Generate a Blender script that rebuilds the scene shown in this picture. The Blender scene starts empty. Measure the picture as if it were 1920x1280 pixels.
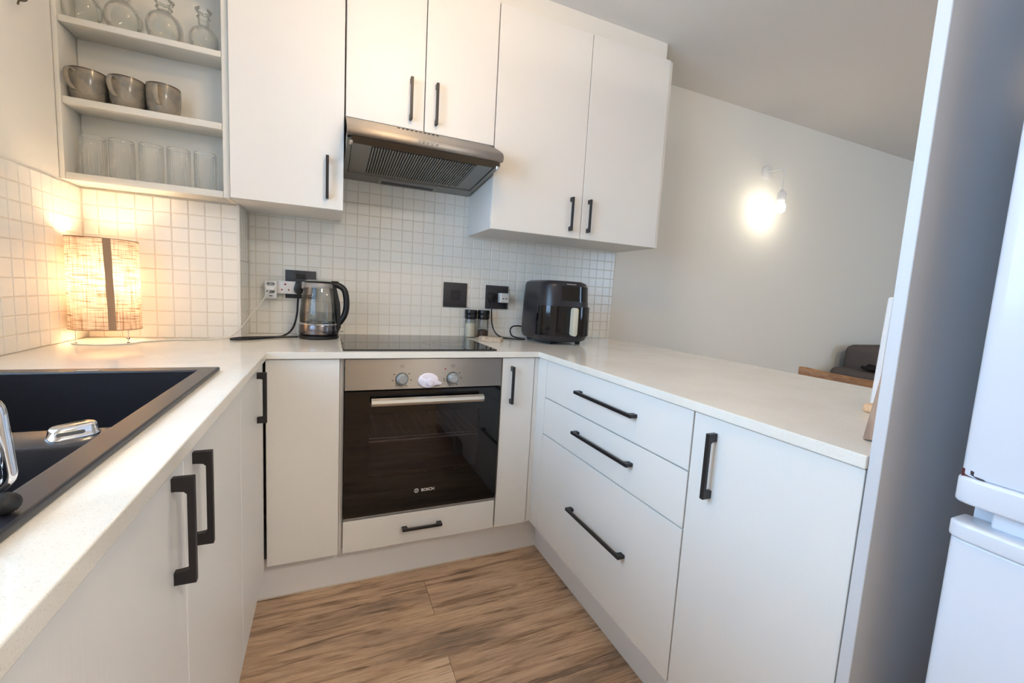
import bpy, bmesh, math, random
from mathutils import Vector, Matrix
random.seed(7)
scene = bpy.context.scene
COL = scene.collection
PI = math.pi

# ------------------------------------------------------------------ camera
CAM = Vector((-.0542, -2.165, 1.1283)); YAW, PIT, ROL, FPX = .4093, .1081, .0554, 802.8
_f = Vector((math.sin(YAW)*math.cos(PIT), math.cos(YAW)*math.cos(PIT), -math.sin(PIT)))
_r = Vector((math.cos(YAW), -math.sin(YAW), 0)); _u = _r.cross(_f)
_R = math.cos(ROL)*_r + math.sin(ROL)*_u; _U = -math.sin(ROL)*_r + math.cos(ROL)*_u
cam = bpy.data.objects.new('camera', bpy.data.cameras.new('camera')); COL.objects.link(cam)
cam.data.sensor_width = 36; cam.data.lens = FPX/1920*36; cam.data.clip_start = .02
m = Matrix((_R, _U, -_f)).transposed().to_4x4(); m.translation = CAM; cam.matrix_world = m
scene.camera = cam

# ------------------------------------------------------------------ world, daylight, exposure
world = bpy.data.worlds.new('sky'); scene.world = world; world.use_nodes = True
bg = world.node_tree.nodes['Background']; bg.inputs[0].default_value = (.45, .70, 1.0, 1); bg.inputs[1].default_value = 3.8
def portal(name, loc, rot, sx, sy):
    l = bpy.data.lights.new(name, 'AREA'); l.shape = 'RECTANGLE'; l.size = sx; l.size_y = sy; l.cycles.is_portal = True
    o = bpy.data.objects.new(name, l); COL.objects.link(o); o.location = loc; o.rotation_euler = rot
portal('daylight_portal', (-.90, -1.475, 1.60), (0, -PI/2, 0), 1.20, 1.25)
portal('daylight_portal', (4.25, -3.87, 1.5), (PI/2, 0, 0), .9, 1.2)
scene.cycles.use_light_tree = False; scene.cycles.diffuse_bounces = 4; scene.cycles.glossy_bounces = 3; scene.cycles.max_bounces = 6; scene.cycles.transparent_max_bounces = 10
vs = scene.view_settings
vs.view_transform = 'Standard'; vs.look = 'None'; vs.exposure = 1.6; vs.gamma = 1.0; vs.use_curve_mapping = False
CEIL_W, SCONCE_W, LAMP_W, HALL_FILL_W = 57.0, 17.0, 33.0, 40.0      # emission strengths of the three bulbs and the added hall fill

# ------------------------------------------------------------------ materials
def lin(c):
    return tuple(((v/255)/12.92 if v/255 <= .04045 else ((v/255+.055)/1.055)**2.4) for v in c)
def mat(name, rgb, rough=.5, metal=0, spec=.5, **kw):
    m = bpy.data.materials.new(name); m.use_nodes = True
    b = m.node_tree.nodes['Principled BSDF']
    b.inputs['Base Color'].default_value = (*lin(rgb), 1); b.inputs['Roughness'].default_value = rough
    b.inputs['Metallic'].default_value = metal; b.inputs['Specular IOR Level'].default_value = spec
    for k, v in kw.items(): b.inputs[k.replace('_', ' ')].default_value = v
    return m
def nd(m, t, **kw):
    n = m.node_tree.nodes.new(t)
    for k, v in kw.items(): setattr(n, k, v)
    return n
def lk(m, a, b): m.node_tree.links.new(a, b)
def coords(m, scale, kind='Object', rnd=False):
    tc = nd(m, 'ShaderNodeTexCoord'); mp = nd(m, 'ShaderNodeMapping'); mp.inputs['Scale'].default_value = scale
    lk(m, tc.outputs[kind], mp.inputs['Vector'])
    if rnd:
        oi = nd(m, 'ShaderNodeObjectInfo'); mu = nd(m, 'ShaderNodeMath', operation='MULTIPLY'); mu.inputs[1].default_value = 37.0
        lk(m, oi.outputs['Random'], mu.inputs[0]); lk(m, mu.outputs[0], mp.inputs['Location'])
    return mp.outputs[0]
def noise(m, vec, scale, detail=3, rough=.5, dist=0):
    n = nd(m, 'ShaderNodeTexNoise'); n.inputs['Scale'].default_value = scale; n.inputs['Detail'].default_value = detail
    n.inputs['Roughness'].default_value = rough; n.inputs['Distortion'].default_value = dist
    lk(m, vec, n.inputs['Vector']); return n.outputs['Fac']
def ramp(m, fac, stops):
    r = nd(m, 'ShaderNodeValToRGB'); e = r.color_ramp.elements
    while len(e) < len(stops): e.new(.5)
    for el, (p, c) in zip(e, stops): el.position = p; el.color = (*lin(c), 1)
    lk(m, fac, r.inputs[0]); return r.outputs[0]
def bump(m, h, strength, dist=.001):
    b = nd(m, 'ShaderNodeBump'); b.inputs['Strength'].default_value = strength; b.inputs['Distance'].default_value = dist
    lk(m, h, b.inputs['Height']); lk(m, b.outputs[0], m.node_tree.nodes['Principled BSDF'].inputs['Normal'])
def base(m): return m.node_tree.nodes['Principled BSDF'].inputs['Base Color']

M = {}
def mk_cab(name, rgb):                       # foil door with embossed vertical grain
    m = mat(name, rgb, .34, spec=.45)
    v = coords(m, (60, 60, 2.2)); n = noise(m, v, 3.0, 4, .6, .6)
    bump(m, n, .5, .0007); return m
M['cab'] = mk_cab('white_foil', (236, 233, 227))
M['carcass'] = mat('white_melamine', (228, 226, 222), .45)
M['plinth'] = mat('plinth_grey_white', (238, 236, 234), .55)
M['shelf'] = mat('shelf_paint', (222, 219, 210), .5)
v = coords(M['shelf'], (8, 30, 30)); bump(M['shelf'], noise(M['shelf'], v, 1.2, 2), .25, .003)
def mk_wall(name, rgb, b=.25):
    m = mat(name, rgb, .8, spec=.2); v = coords(m, (1, 1, 1)); bump(m, noise(m, v, 90, 4, .6), b, .0015); return m
M['wall'] = mk_wall('wall_paint', (236, 233, 225))
M['ceil'] = mk_wall('ceiling_paint', (238, 234, 228), .3)
M['grout'] = mat('grout', (222, 215, 201), .8)
M['tile'] = mat('glazed_tile', (238, 236, 229), .22, spec=.5)
v = coords(M['tile'], (1, 1, 1), rnd=True); bump(M['tile'], noise(M['tile'], v, 30, 2), .18, .002)
M['edge'] = mat('tile_edge_trim', (226, 224, 218), .35)
# quartz
m = M['quartz'] = mat('quartz', (230, 225, 213), .09, spec=.5)
v = coords(m, (1, 1, 1)); n1 = noise(m, v, 620, 2); n2 = noise(m, v, 6, 5, .6)
c1 = ramp(m, n1, [(.28, (222, 215, 202)), (.40, (240, 235, 224)), (.75, (243, 239, 229))])
mx = nd(m, 'ShaderNodeMix', data_type='RGBA', blend_type='MULTIPLY'); mx.inputs[0].default_value = .35
lk(m, c1, mx.inputs[6]); lk(m, ramp(m, n2, [(.3, (232, 226, 214)), (.6, (255, 255, 255))]), mx.inputs[7]); lk(m, mx.outputs[2], base(m))
# floor plank
m = M['plank'] = mat('plank_vinyl', (150, 116, 86), .48, spec=.35)
v = coords(m, (1.0, 6, 6), rnd=True); n1 = noise(m, v, 1.6, 4, .55, .5)            # broad tone bands
v2 = coords(m, (7, 210, 210), rnd=True); n2 = noise(m, v2, 1.3, 6, .75, .2)           # fine grain
v3 = coords(m, (2.2, 26, 26), rnd=True); n3 = noise(m, v3, 1.5, 5, .65, .9)           # dark cracks and figure
def mul(a, b, f):
    mx = nd(m, 'ShaderNodeMix', data_type='RGBA', blend_type='MULTIPLY'); mx.inputs[0].default_value = f; lk(m, a, mx.inputs[6]); lk(m, b, mx.inputs[7]); return mx.outputs[2]
c = ramp(m, n1, [(.30, (150, 131, 114)), (.43, (196, 168, 142)), (.57, (216, 186, 156)), (.72, (228, 204, 178))])
c = mul(c, ramp(m, n2, [(.30, (168, 156, 146)), (.48, (236, 232, 228)), (.62, (255, 255, 255))]), .9)
c = mul(c, ramp(m, n3, [(.30, (96, 84, 76)), (.39, (186, 176, 168)), (.50, (252, 250, 248))]), .85)
v4 = coords(m, (4.5, 13, 13), rnd=True); vo = nd(m, 'ShaderNodeTexVoronoi'); vo.inputs['Scale'].default_value = .62; lk(m, v4, vo.inputs['Vector'])
c = mul(c, ramp(m, vo.outputs['Distance'], [(.02, (60, 42, 32)), (.06, (170, 150, 134)), (.11, (255, 255, 255))]), .9)
lk(m, c, base(m)); bump(m, n2, .3, .0008)
# metals and plastics
def mk_brushed(name, rgb, rough, sc):
    m = mat(name, rgb, rough, 1.0); v = coords(m, sc); n = noise(m, v, 6, 3)
    r = nd(m, 'ShaderNodeMapRange'); r.inputs[3].default_value = rough-.07; r.inputs[4].default_value = rough+.1
    lk(m, n, r.inputs[0]); lk(m, r.outputs[0], m.node_tree.nodes['Principled BSDF'].inputs['Roughness']); bump(m, n, .12, .0003); return m
M['steel'] = mk_brushed('brushed_steel', (164, 160, 156), .42, (2, 120, 120))
sb = M['steel'].node_tree.nodes['Principled BSDF']; sb.inputs['Anisotropic'].default_value = .95
tg = nd(M['steel'], 'ShaderNodeCombineXYZ'); tg.inputs[2].default_value = 1.0; lk(M['steel'], tg.outputs[0], sb.inputs['Tangent'])     # brushed along x
M['steel_light'] = mk_brushed('satin_steel', (216, 213, 206), .33, (3, 160, 160))
M['chrome'] = mat('chrome', (225, 225, 228), .07, 1.0)
M['silver'] = mat('silver_knob', (176, 180, 180), .35, .7)
M['handle'] = mat('black_handle', (30, 26, 28), .38, spec=.5)
M['black'] = mat('black_plastic', (22, 21, 24), .32)
M['blackmatte'] = mat('black_matte', (26, 25, 27), .6)
M['fryer'] = mat('fryer_plastic', (40, 38, 44), .30)
M['fryer_gloss'] = mat('fryer_gloss', (17, 16, 19), .06)
M['plate'] = mat('charcoal_plate', (52, 50, 54), .45)
M['hob'] = mat('hob_glass', (12, 12, 13), .03, spec=.7)
M['hobring'] = mat('hob_print', (92, 88, 84), .2)
M['ovenglass'] = mat('oven_glass', (8, 8, 10), .05, spec=.55)
M['cavity'] = mat('oven_enamel', (96, 92, 102), .4)
M['sink'] = mat('granite_sink', (36, 36, 42), .33, spec=.9)
v = coords(M['sink'], (1, 1, 1)); lk(M['sink'], ramp(M['sink'], noise(M['sink'], v, 900, 2), [(.3, (24, 25, 32)), (.6, (40, 40, 47)), (.75, (62, 62, 68))]), base(M['sink']))
M['white'] = mat('white_plastic', (232, 230, 228), .35)
M['cream'] = mat('cream_plastic', (214, 210, 192), .3)
M['lock'] = mat('lock_plastic', (236, 228, 236), .4)
M['red'] = mat('red_shutter', (150, 30, 30), .5)
M['ink'] = mat('dark_print', (50, 48, 48), .5)
M['lightprint'] = mat('light_print', (215, 213, 210), .5)
M['fridge'] = mat('fridge_enamel', (226, 230, 238), .22)
M['rust'] = mat('rust', (88, 34, 30), .8)
M['panel'] = mat('end_panel', (212, 212, 214), .4)
M['cordw'] = mat('white_cord', (226, 222, 212), .5)
M['grey'] = mat('grey_trim', (150, 150, 148), .4, .3)
M['filter'] = mat('filter_metal', (150, 146, 140), .42, .9)
M['dark'] = mat('dark_gap', (12, 12, 12), .8)
M['smoke'] = mat('smoked_visor', (46, 42, 38), .08)
def mk_wood(name, a, b, sc=(3, 40, 40)):
    m = mat(name, a, .5); v = coords(m, sc); n = noise(m, v, 2.2, 5, .6, .6)
    lk(m, ramp(m, n, [(.3, b), (.6, a)]), base(m)); bump(m, n, .2, .0006); return m
M['wood_chair'] = mk_wood('teak', (176, 128, 84), (128, 86, 52), (30, 3, 30))
M['wood_board'] = mk_wood('weathered_oak', (178, 146, 122), (128, 100, 84), (30, 30, 3))
M['wood_light'] = mk_wood('beech', (232, 192, 150), (214, 170, 126))
M['wood_block'] = mk_wood('raw_branch_wood', (216, 200, 178), (160, 136, 112), (12, 60, 60))
m = M['fabric'] = mat('sofa_fabric', (98, 90, 88), .9, spec=.1); v = coords(m, (1, 1, 1)); bump(m, noise(m, v, 500, 2), .4, .002)
M['blanket'] = mat('dark_throw', (46, 44, 46), .95, spec=.05)
M['pillow'] = mat('pale_cushion', (190, 190, 178), .9, spec=.1)
m = M['mug'] = mat('stoneware', (140, 132, 122), .18); v = coords(m, (1, 1, 1)); n = noise(m, v, 26, 5, .6, .4)
lk(m, ramp(m, n, [(.3, (112, 110, 108)), (.5, (142, 134, 122)), (.7, (160, 148, 128))]), base(m))
M['mugrim'] = mat('stoneware_rim', (84, 66, 52), .3)
M['salt'] = mat('salt', (232, 224, 204), .9); M['pepper'] = mat('peppercorns', (92, 70, 58), .9)
def mk_glass(name, tint, lo=.04, hi=.75, rough=.02):   # thin-walled clear glass
    m = bpy.data.materials.new(name); m.use_nodes = True; t = m.node_tree; t.nodes.remove(t.nodes['Principled BSDF'])
    tr = nd(m, 'ShaderNodeBsdfTransparent'); tr.inputs[0].default_value = (*tint, 1)
    gl = nd(m, 'ShaderNodeBsdfGlossy'); gl.inputs['Roughness'].default_value = rough
    lw = nd(m, 'ShaderNodeFresnel'); lw.inputs[0].default_value = 1.45
    mr = nd(m, 'ShaderNodeMapRange'); mr.inputs[1].default_value = .03; mr.inputs[2].default_value = 1; mr.inputs[3].default_value = lo; mr.inputs[4].default_value = hi
    mx = nd(m, 'ShaderNodeMixShader'); lk(m, lw.outputs[0], mr.inputs[0]); lk(m, mr.outputs[0], mx.inputs[0])
    lk(m, tr.outputs[0], mx.inputs[1]); lk(m, gl.outputs[0], mx.inputs[2]); lk(m, mx.outputs[0], t.nodes['Material Output'].inputs[0]); return m
M['glass'] = mk_glass('clear_glass', (.985, .99, .985))
def frost(name, m, f):          # a little white scatter from the ribs and bubbles
    t = m.node_tree; out = t.nodes['Material Output']; src = out.inputs[0].links[0].from_socket
    d = nd(m, 'ShaderNodeBsdfTranslucent'); d.inputs[0].default_value = (.95, .96, .94, 1); d2 = nd(m, 'ShaderNodeBsdfDiffuse'); d2.inputs[0].default_value = (.95, .96, .94, 1)
    a = nd(m, 'ShaderNodeMixShader'); lk(m, d.outputs[0], a.inputs[1]); lk(m, d2.outputs[0], a.inputs[2])
    b = nd(m, 'ShaderNodeMixShader'); b.inputs[0].default_value = f; lk(m, src, b.inputs[1]); lk(m, a.outputs[0], b.inputs[2]); lk(m, b.outputs[0], out.inputs[0]); return m
M['glass_rib'] = frost('ribbed', mk_glass('ribbed_glass', (.985, .99, .985)), .10)
M['glass_green'] = mk_glass('recycled_glass', (.975, .985, .972))
frost('g', M['glass_green'], .05)
M['glass_smoke'] = mk_glass('kettle_glass', (.78, .78, .77), .10, .85)
M['water'] = mk_glass('water', (.86, .88, .88), .05, .5)
M['ovenpane'] = mk_glass('oven_window', (.55, .53, .60), .05, .8)
M['pane'] = mk_glass('window_pane', (.96, .97, .98))
def mk_emit(name, rgb, s):
    m = bpy.data.materials.new(name); m.use_nodes = True; t = m.node_tree; t.nodes.remove(t.nodes['Principled BSDF'])
    e = nd(m, 'ShaderNodeEmission'); e.inputs[0].default_value = (*rgb, 1); e.inputs[1].default_value = s
    lk(m, e.outputs[0], t.nodes['Material Output'].inputs[0]); return m
M['bulb_ceiling'] = mk_emit('warm_bulb', (1.0, .67, .36), CEIL_W)
M['bulb_sconce'] = mk_emit('neutral_bulb', (1.0, .88, .70), SCONCE_W)
M['bulb_lamp'] = mk_emit('lamp_bulb', (1.0, .82, .56), LAMP_W)
# woven lampshade: translucent cloth with darker uneven threads
m = M['shade'] = bpy.data.materials.new('woven_shade'); m.use_nodes = True; t = m.node_tree; t.nodes.remove(t.nodes['Principled BSDF'])
vA = coords(m, (14, 14, 330)); nA = noise(m, vA, 1.0, 3, .6, .3); vB = coords(m, (230, 230, 9)); nB = noise(m, vB, 1.0, 3, .6)
cA = ramp(m, nA, [(.34, (138, 110, 88)), (.46, (206, 184, 164)), (.6, (230, 212, 192))]); cB = ramp(m, nB, [(.31, (178, 148, 124)), (.45, (240, 230, 222)), (.6, (255, 255, 255))])
mx = nd(m, 'ShaderNodeMix', data_type='RGBA', blend_type='MULTIPLY'); mx.inputs[0].default_value = .9; lk(m, cA, mx.inputs[6]); lk(m, cB, mx.inputs[7])
df = nd(m, 'ShaderNodeBsdfDiffuse'); tl = nd(m, 'ShaderNodeBsdfTranslucent'); ms = nd(m, 'ShaderNodeMixShader'); ms.inputs[0].default_value = .20
lk(m, mx.outputs[2], df.inputs[0]); lk(m, mx.outputs[2], tl.inputs[0]); lk(m, df.outputs[0], ms.inputs[1]); lk(m, tl.outputs[0], ms.inputs[2]); lk(m, ms.outputs[0], t.nodes['Material Output'].inputs[0])
M['seam'] = mat('shade_seam', (168, 138, 112), .9)

# ------------------------------------------------------------------ helpers
ORG = {}                                   # root -> offset subtracted from the world coordinates of its parts
def link(o, parent=None):
    COL.objects.link(o)
    if parent is not None: o.parent = parent; ORG[o] = ORG.get(parent, Vector())
    return o
def thing(name, label, cat, loc=(0, 0, 0), rz=0, group=None, local=False):
    o = bpy.data.objects.new(name, None); o.empty_display_size = .05; COL.objects.link(o)
    o.location = loc; o.rotation_euler = (0, 0, rz); ORG[o] = Vector() if local else Vector(loc)
    return tag(o, label, cat, group)
def tag(o, label=None, cat=None, group=None, kind=None):
    if label: o['label'] = label
    if cat: o['category'] = cat
    if group: o['group'] = group
    if kind: o['kind'] = kind
    return o
def finish(name, me, mt, parent=None, smooth=None, label=None):
    if smooth is not None:
        me.shade_smooth(); me.set_sharp_from_angle(angle=math.radians(smooth))
    if mt is not None: me.materials.append(M[mt] if isinstance(mt, str) else mt)
    o = bpy.data.objects.new(name, me); link(o, parent)
    if label: o['label'] = label
    return o
def from_bm(name, bm, mt, parent=None, smooth=None, label=None, xf=None):
    bmesh.ops.recalc_face_normals(bm, faces=bm.faces)
    off = ORG.get(parent, Vector()) if parent is not None else Vector()
    for v in bm.verts:
        if xf is not None: v.co = xf @ v.co
        v.co -= off
    me = bpy.data.meshes.new(name); bm.to_mesh(me); bm.free()
    return finish(name, me, mt, parent, smooth, label)
def bm_box(bm, x0, x1, y0, y1, z0, z1):
    vs = [bm.verts.new((x, y, z)) for z in (z0, z1) for y in (y0, y1) for x in (x0, x1)]
    for f in ((0, 1, 3, 2), (4, 6, 7, 5), (0, 4, 5, 1), (2, 3, 7, 6), (0, 2, 6, 4), (1, 5, 7, 3)): bm.faces.new([vs[i] for i in f])
    return vs
def bev(bm, w, seg=2, edges=None):
    if w > 0: bmesh.ops.bevel(bm, geom=list(edges or bm.edges), offset=w, segments=seg, profile=.5, affect='EDGES', clamp_overlap=True)
def box(name, b, mt, parent=None, bv=.001, seg=1, label=None, xf=None, smooth=None):
    bm = bmesh.new(); bm_box(bm, min(b[0], b[1]), max(b[0], b[1]), min(b[2], b[3]), max(b[2], b[3]), min(b[4], b[5]), max(b[4], b[5])); bev(bm, bv, seg)
    return from_bm(name, bm, mt, parent, smooth if smooth is not None else (40 if seg > 1 else None), label, xf)
def boxes(name, bl, mt, parent=None, label=None, xf=None, bv=0):
    bm = bmesh.new()
    for b in bl:
        if bv:
            t = bmesh.new(); bm_box(t, *b); bev(t, bv, 1); me = bpy.data.meshes.new('t'); t.to_mesh(me); t.free(); bm.from_mesh(me); bpy.data.meshes.remove(me)
        else: bm_box(bm, *b)
    return from_bm(name, bm, mt, parent, None, label, xf)
def lathe(name, prof, mt, parent=None, loc=(0, 0, 0), n=40, smooth=40, label=None, xf=None, rfun=None):
    bm = bmesh.new(); rings = []
    for i, (r, z) in enumerate(prof):
        if r < 1e-6: rings.append([bm.verts.new((loc[0], loc[1], loc[2]+z))]); continue
        rg = []
        for k in range(n):
            a = 2*PI*k/n; rr = r*(rfun(a, z) if rfun else 1)
            rg.append(bm.verts.new((loc[0]+rr*math.cos(a), loc[1]+rr*math.sin(a), loc[2]+z)))
        rings.append(rg)
    for A, B in zip(rings, rings[1:]):
        if len(A) == 1 and len(B) == 1: continue
        for k in range(n):
            k2 = (k+1) % n
            if len(A) == 1: bm.faces.new((A[0], B[k], B[k2]))
            elif len(B) == 1: bm.faces.new((A[k], B[0], A[k2]))
            else: bm.faces.new((A[k], B[k], B[k2], A[k2]))
    return from_bm(name, bm, mt, parent, smooth, label, xf)
def catmull(P, k=6):
    P = [Vector(p) for p in P]; out = []
    for i in range(len(P)-1):
        a, b, c, d = P[max(i-1, 0)], P[i], P[i+1], P[min(i+2, len(P)-1)]
        for j in range(k):
            t = j/k; out.append(.5*((2*b)+(c-a)*t+(2*a-5*b+4*c-d)*t*t+(3*b-a-3*c+d)*t**3))
    return out+[P[-1]]
def bm_tube(bm, pts, r, n=8, flat=None, cap=True):
    P = [Vector(p) for p in pts]; T = [(P[min(i+1, len(P)-1)]-P[max(i-1, 0)]).normalized() for i in range(len(P))]
    up = Vector((0, 0, 1)) if abs(T[0].z) < .9 else Vector((1, 0, 0)); N = (up-T[0]*up.dot(T[0])).normalized(); rings = []
    for i, p in enumerate(P):
        if i: N = (N-T[i]*N.dot(T[i])).normalized()
        B = T[i].cross(N); rr = r[i] if isinstance(r, (list, tuple)) else r
        rings.append([bm.verts.new(p+rr*(math.cos(2*PI*k/n)*N+(flat or 1)*math.sin(2*PI*k/n)*B)) for k in range(n)])
    for A, B in zip(rings, rings[1:]):
        for k in range(n): bm.faces.new((A[k], A[(k+1) % n], B[(k+1) % n], B[k]))
    if cap: bm.faces.new(rings[0][::-1]); bm.faces.new(rings[-1])
def tube(name, pts, r, mt, parent=None, n=8, k=6, flat=None, label=None, xf=None):
    bm = bmesh.new(); bm_tube(bm, catmull(pts, k) if k else pts, r, n, flat); return from_bm(name, bm, mt, parent, 50, label, xf)
def prism(name, outline, A, B, W, org, w0, w1, mt, parent=None, bv=0, smooth=None, label=None, seg=1):
    """outline (u,v) in the plane spanned by A,B through org, extruded along W from w0 to w1"""
    A, B, W, org = map(Vector, (A, B, W, org)); bm = bmesh.new()
    a = [bm.verts.new(org+A*u+B*v+W*w0) for u, v in outline]; b = [bm.verts.new(org+A*u+B*v+W*w1) for u, v in outline]
    bm.faces.new(a); bm.faces.new(b[::-1]); n = len(a)
    for i in range(n): bm.faces.new((a[i], a[(i+1) % n], b[(i+1) % n], b[i]))
    bev(bm, bv, seg); return from_bm(name, bm, mt, parent, smooth, label)
def rrect(w, h, r, n=5, cx=0, cy=0):
    out = []
    for sx, sy, a0 in ((1, 1, 0), (-1, 1, PI/2), (-1, -1, PI), (1, -1, 1.5*PI)):
        for k in range(n+1):
            a = a0+PI/2*k/n; out.append((cx+sx*(w/2-r)+r*math.cos(a), cy+sy*(h/2-r)+r*math.sin(a)))
    return out
def cells(name, us, vs, occ, w0, w1, axis, mt, parent=None):
    """slab of grid cells; axis = normal ('x','y','z'), (u,v) the two others in order"""
    bm = bmesh.new(); pos = {'x': lambda u, v, w: (w, u, v), 'y': lambda u, v, w: (u, w, v), 'z': lambda u, v, w: (u, v, w)}[axis]; cache = {}
    def V(i, j, k):
        if (i, j, k) not in cache: cache[(i, j, k)] = bm.verts.new(pos(us[i], vs[j], (w0, w1)[k]))
        return cache[(i, j, k)]
    nu, nv = len(us)-1, len(vs)-1
    O = lambda i, j: 0 <= i < nu and 0 <= j < nv and occ((us[i]+us[i+1])/2, (vs[j]+vs[j+1])/2)
    for i in range(nu):
        for j in range(nv):
            if not O(i, j): continue
            for k in (0, 1): bm.faces.new((V(i, j, k), V(i+1, j, k), V(i+1, j+1, k), V(i, j+1, k)))
            if not O(i-1, j): bm.faces.new((V(i, j, 0), V(i, j+1, 0), V(i, j+1, 1), V(i, j, 1)))
            if not O(i+1, j): bm.faces.new((V(i+1, j, 0), V(i+1, j+1, 0), V(i+1, j+1, 1), V(i+1, j, 1)))
            if not O(i, j-1): bm.faces.new((V(i, j, 0), V(i+1, j, 0), V(i+1, j, 1), V(i, j, 1)))
            if not O(i, j+1): bm.faces.new((V(i, j+1, 0), V(i+1, j+1, 0), V(i+1, j+1, 1), V(i, j+1, 1)))
    bmesh.ops.dissolve_limit(bm, angle_limit=.01, verts=bm.verts, edges=bm.edges)
    return from_bm(name, bm, mt, parent)
def text(name, body, size, mtx, mt, parent, extrude=.0002):
    cu = bpy.data.curves.new('t', 'FONT'); cu.body = body; cu.size = size; cu.align_x = 'CENTER'; cu.align_y = 'CENTER'; cu.extrude = extrude; cu.offset = size*.018
    o = bpy.data.objects.new('t', cu); COL.objects.link(o); dg = bpy.context.evaluated_depsgraph_get(); me = bpy.data.meshes.new_from_object(o.evaluated_get(dg))
    bpy.data.objects.remove(o); me.transform(mtx); me.transform(Matrix.Translation(-ORG.get(parent, Vector()))); me.materials.clear()
    return finish(name, me, mt, parent)
FRONT = lambda x, y, z: Matrix.Translation((x, y, z)) @ Matrix.Rotation(PI/2, 4, 'X')      # text facing -y
def handle(parent, org, A, O, L, h=.026, b=.0075, f=.019, w=.0105):
    """bracket pull: foot to foot along A, standing off along O"""
    out = [(0, 0), (0, h), (L, h), (L, 0), (L-f, 0), (L-f, h-b-.004), (L-f-.004, h-b), (f+.004, h-b), (f, h-b-.004), (f, 0)]
    A = Vector(A); O = Vector(O); return prism('handle', out, A, O, A.cross(O), org, -w/2, w/2, 'handle', parent, bv=.0008, label='black bracket handle')

# ------------------------------------------------------------------ main measurements (metres, back wall y = 0, floor z = 0)
ZC, ZB = .899, .876                     # worktop top / underside
XL, YB, XR, XF = -.236, -.587, .756, 1.527
XDL, YD, XDR = -.247, -.577, .765       # door faces
ZK, ZT = .148, .873                     # door bottom / top
XW, YP, XP = -.833, -.199, -.373        # left wall, pier face, pier side
YU, ZU, ZUT, ZH = -.337, 1.416, 2.346, 1.766
HC = 2.44; XE, YE = 5.6, -3.8
PIT_ = .0513                            # tile pitch

# ------------------------------------------------------------------ the setting
floor = tag(box('floor', (XW-.1, XE+.1, YE-.1, .1, -.06, -.0085), 'dark', bv=0), kind='structure')
pm = {}
def plank_mesh(L, W):
    key = (round(L, 3), round(W, 3))
    if key not in pm:
        bm = bmesh.new(); bm_box(bm, 0, L-.0012, 0, W-.0010, -.008, 0); bev(bm, .0007, 1, [e for e in bm.edges if all(v.co.z > -.001 for v in e.verts)])
        me = bpy.data.meshes.new('plank'); bm.to_mesh(me); bm.free(); me.materials.append(M['plank']); pm[key] = me
    return pm[key]
ys = [0, -.063]
while ys[-1] > YE: ys.append(max(YE, round(ys[-1]-.185, 4)))
for i in range(len(ys)-1):
    off = .30 if i % 2 == 0 else .93                       # staggered joints
    if abs(ys[i]+.618) < .01 or abs(ys[i]+.988) < .01: off = .30
    elif i % 2 == 0: off = .62
    xs = [XW]; x = off-1.22*2
    while x < XE:
        if x > XW+.02: xs.append(x)
        x += 1.22
    xs.append(XE)
    for a, b in zip(xs, xs[1:]):
        o = bpy.data.objects.new('plank', plank_mesh(b-a, ys[i]-ys[i+1])); link(o, floor); o.location = (a, ys[i+1], 0)
tag(box('ceiling', (XW-.1, XE+.1, YE-.1, .1, HC, HC+.1), 'ceil', bv=0), kind='structure')
wall_back = tag(box('wall_back', (XW-.1, XE+.1, 0, .1, 0, HC), 'wall', bv=0), kind='structure')
wall_pier = tag(box('wall_corner', (XW, XP, YP, 0, 0, HC), 'wall', bv=0), kind='structure')
W1 = (-2.10, -.85, 1.00, 2.20)         # kitchen window y0,y1,z0,z1
wall_left = tag(cells('wall_left', [YE-.1, W1[0], W1[1], .1], [0, W1[2], W1[3], HC], lambda u, v: not (W1[0] < u < W1[1] and W1[2] < v < W1[3]), XW-.14, XW, 'x', 'wall'), kind='structure')
W2 = (3.8, 4.7, .9, 2.1)
tag(cells('wall_front', [XW-.1, W2[0], W2[1], XE+.1], [0, W2[2], W2[3], HC], lambda u, v: not (W2[0] < u < W2[1] and W2[2] < v < W2[3]), YE-.14, YE, 'y', 'wall'), kind='structure')
tag(box('wall_right', (XE, XE+.1, YE-.1, .1, 0, HC), 'wall', bv=0), kind='structure')
tag(box('trim_1', (XP-.46, 1.524, -.307, 0, ZUT+.005, HC), 'wall', bv=.001), 'painted bulkhead above the wall cupboards', kind='structure')
def window(name, b, axis, nmull):
    u0, u1, z0, z1 = b; t = .045
    w = bpy.data.objects.new(name, None); COL.objects.link(w); w['kind'] = 'structure'; ORG[w] = Vector()
    def bx(nm, a0, a1, c0, c1, d0, d1, mt):
        return box(nm, (d0, d1, a0, a1, c0, c1) if axis == 'x' else (a0, a1, d0, d1, c0, c1), mt, w, .002)
    d = XW-.09 if axis == 'x' else YE-.09
    for a0, a1, c0, c1 in ((u0, u0+t, z0, z1), (u1-t, u1, z0, z1), (u0+t, u1-t, z0, z0+t), (u0+t, u1-t, z1-t, z1)): bx('window_frame', a0, a1, c0, c1, d-.02, d+.02, 'white')
    n = nmull+1; wd = (u1-u0-2*t-nmull*.04)/n
    for i in range(n):
        a = u0+t+i*(wd+.04)
        if i: bx('mullion', a-.04, a, z0+t, z1-t, d-.018, d+.018, 'white')
        bx('pane', a, a+wd, z0+t, z1-t, d-.002, d+.002, 'pane')
window('window_1', W1, 'x', 1);  window('window_2', W2, 'y', 2)

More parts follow.
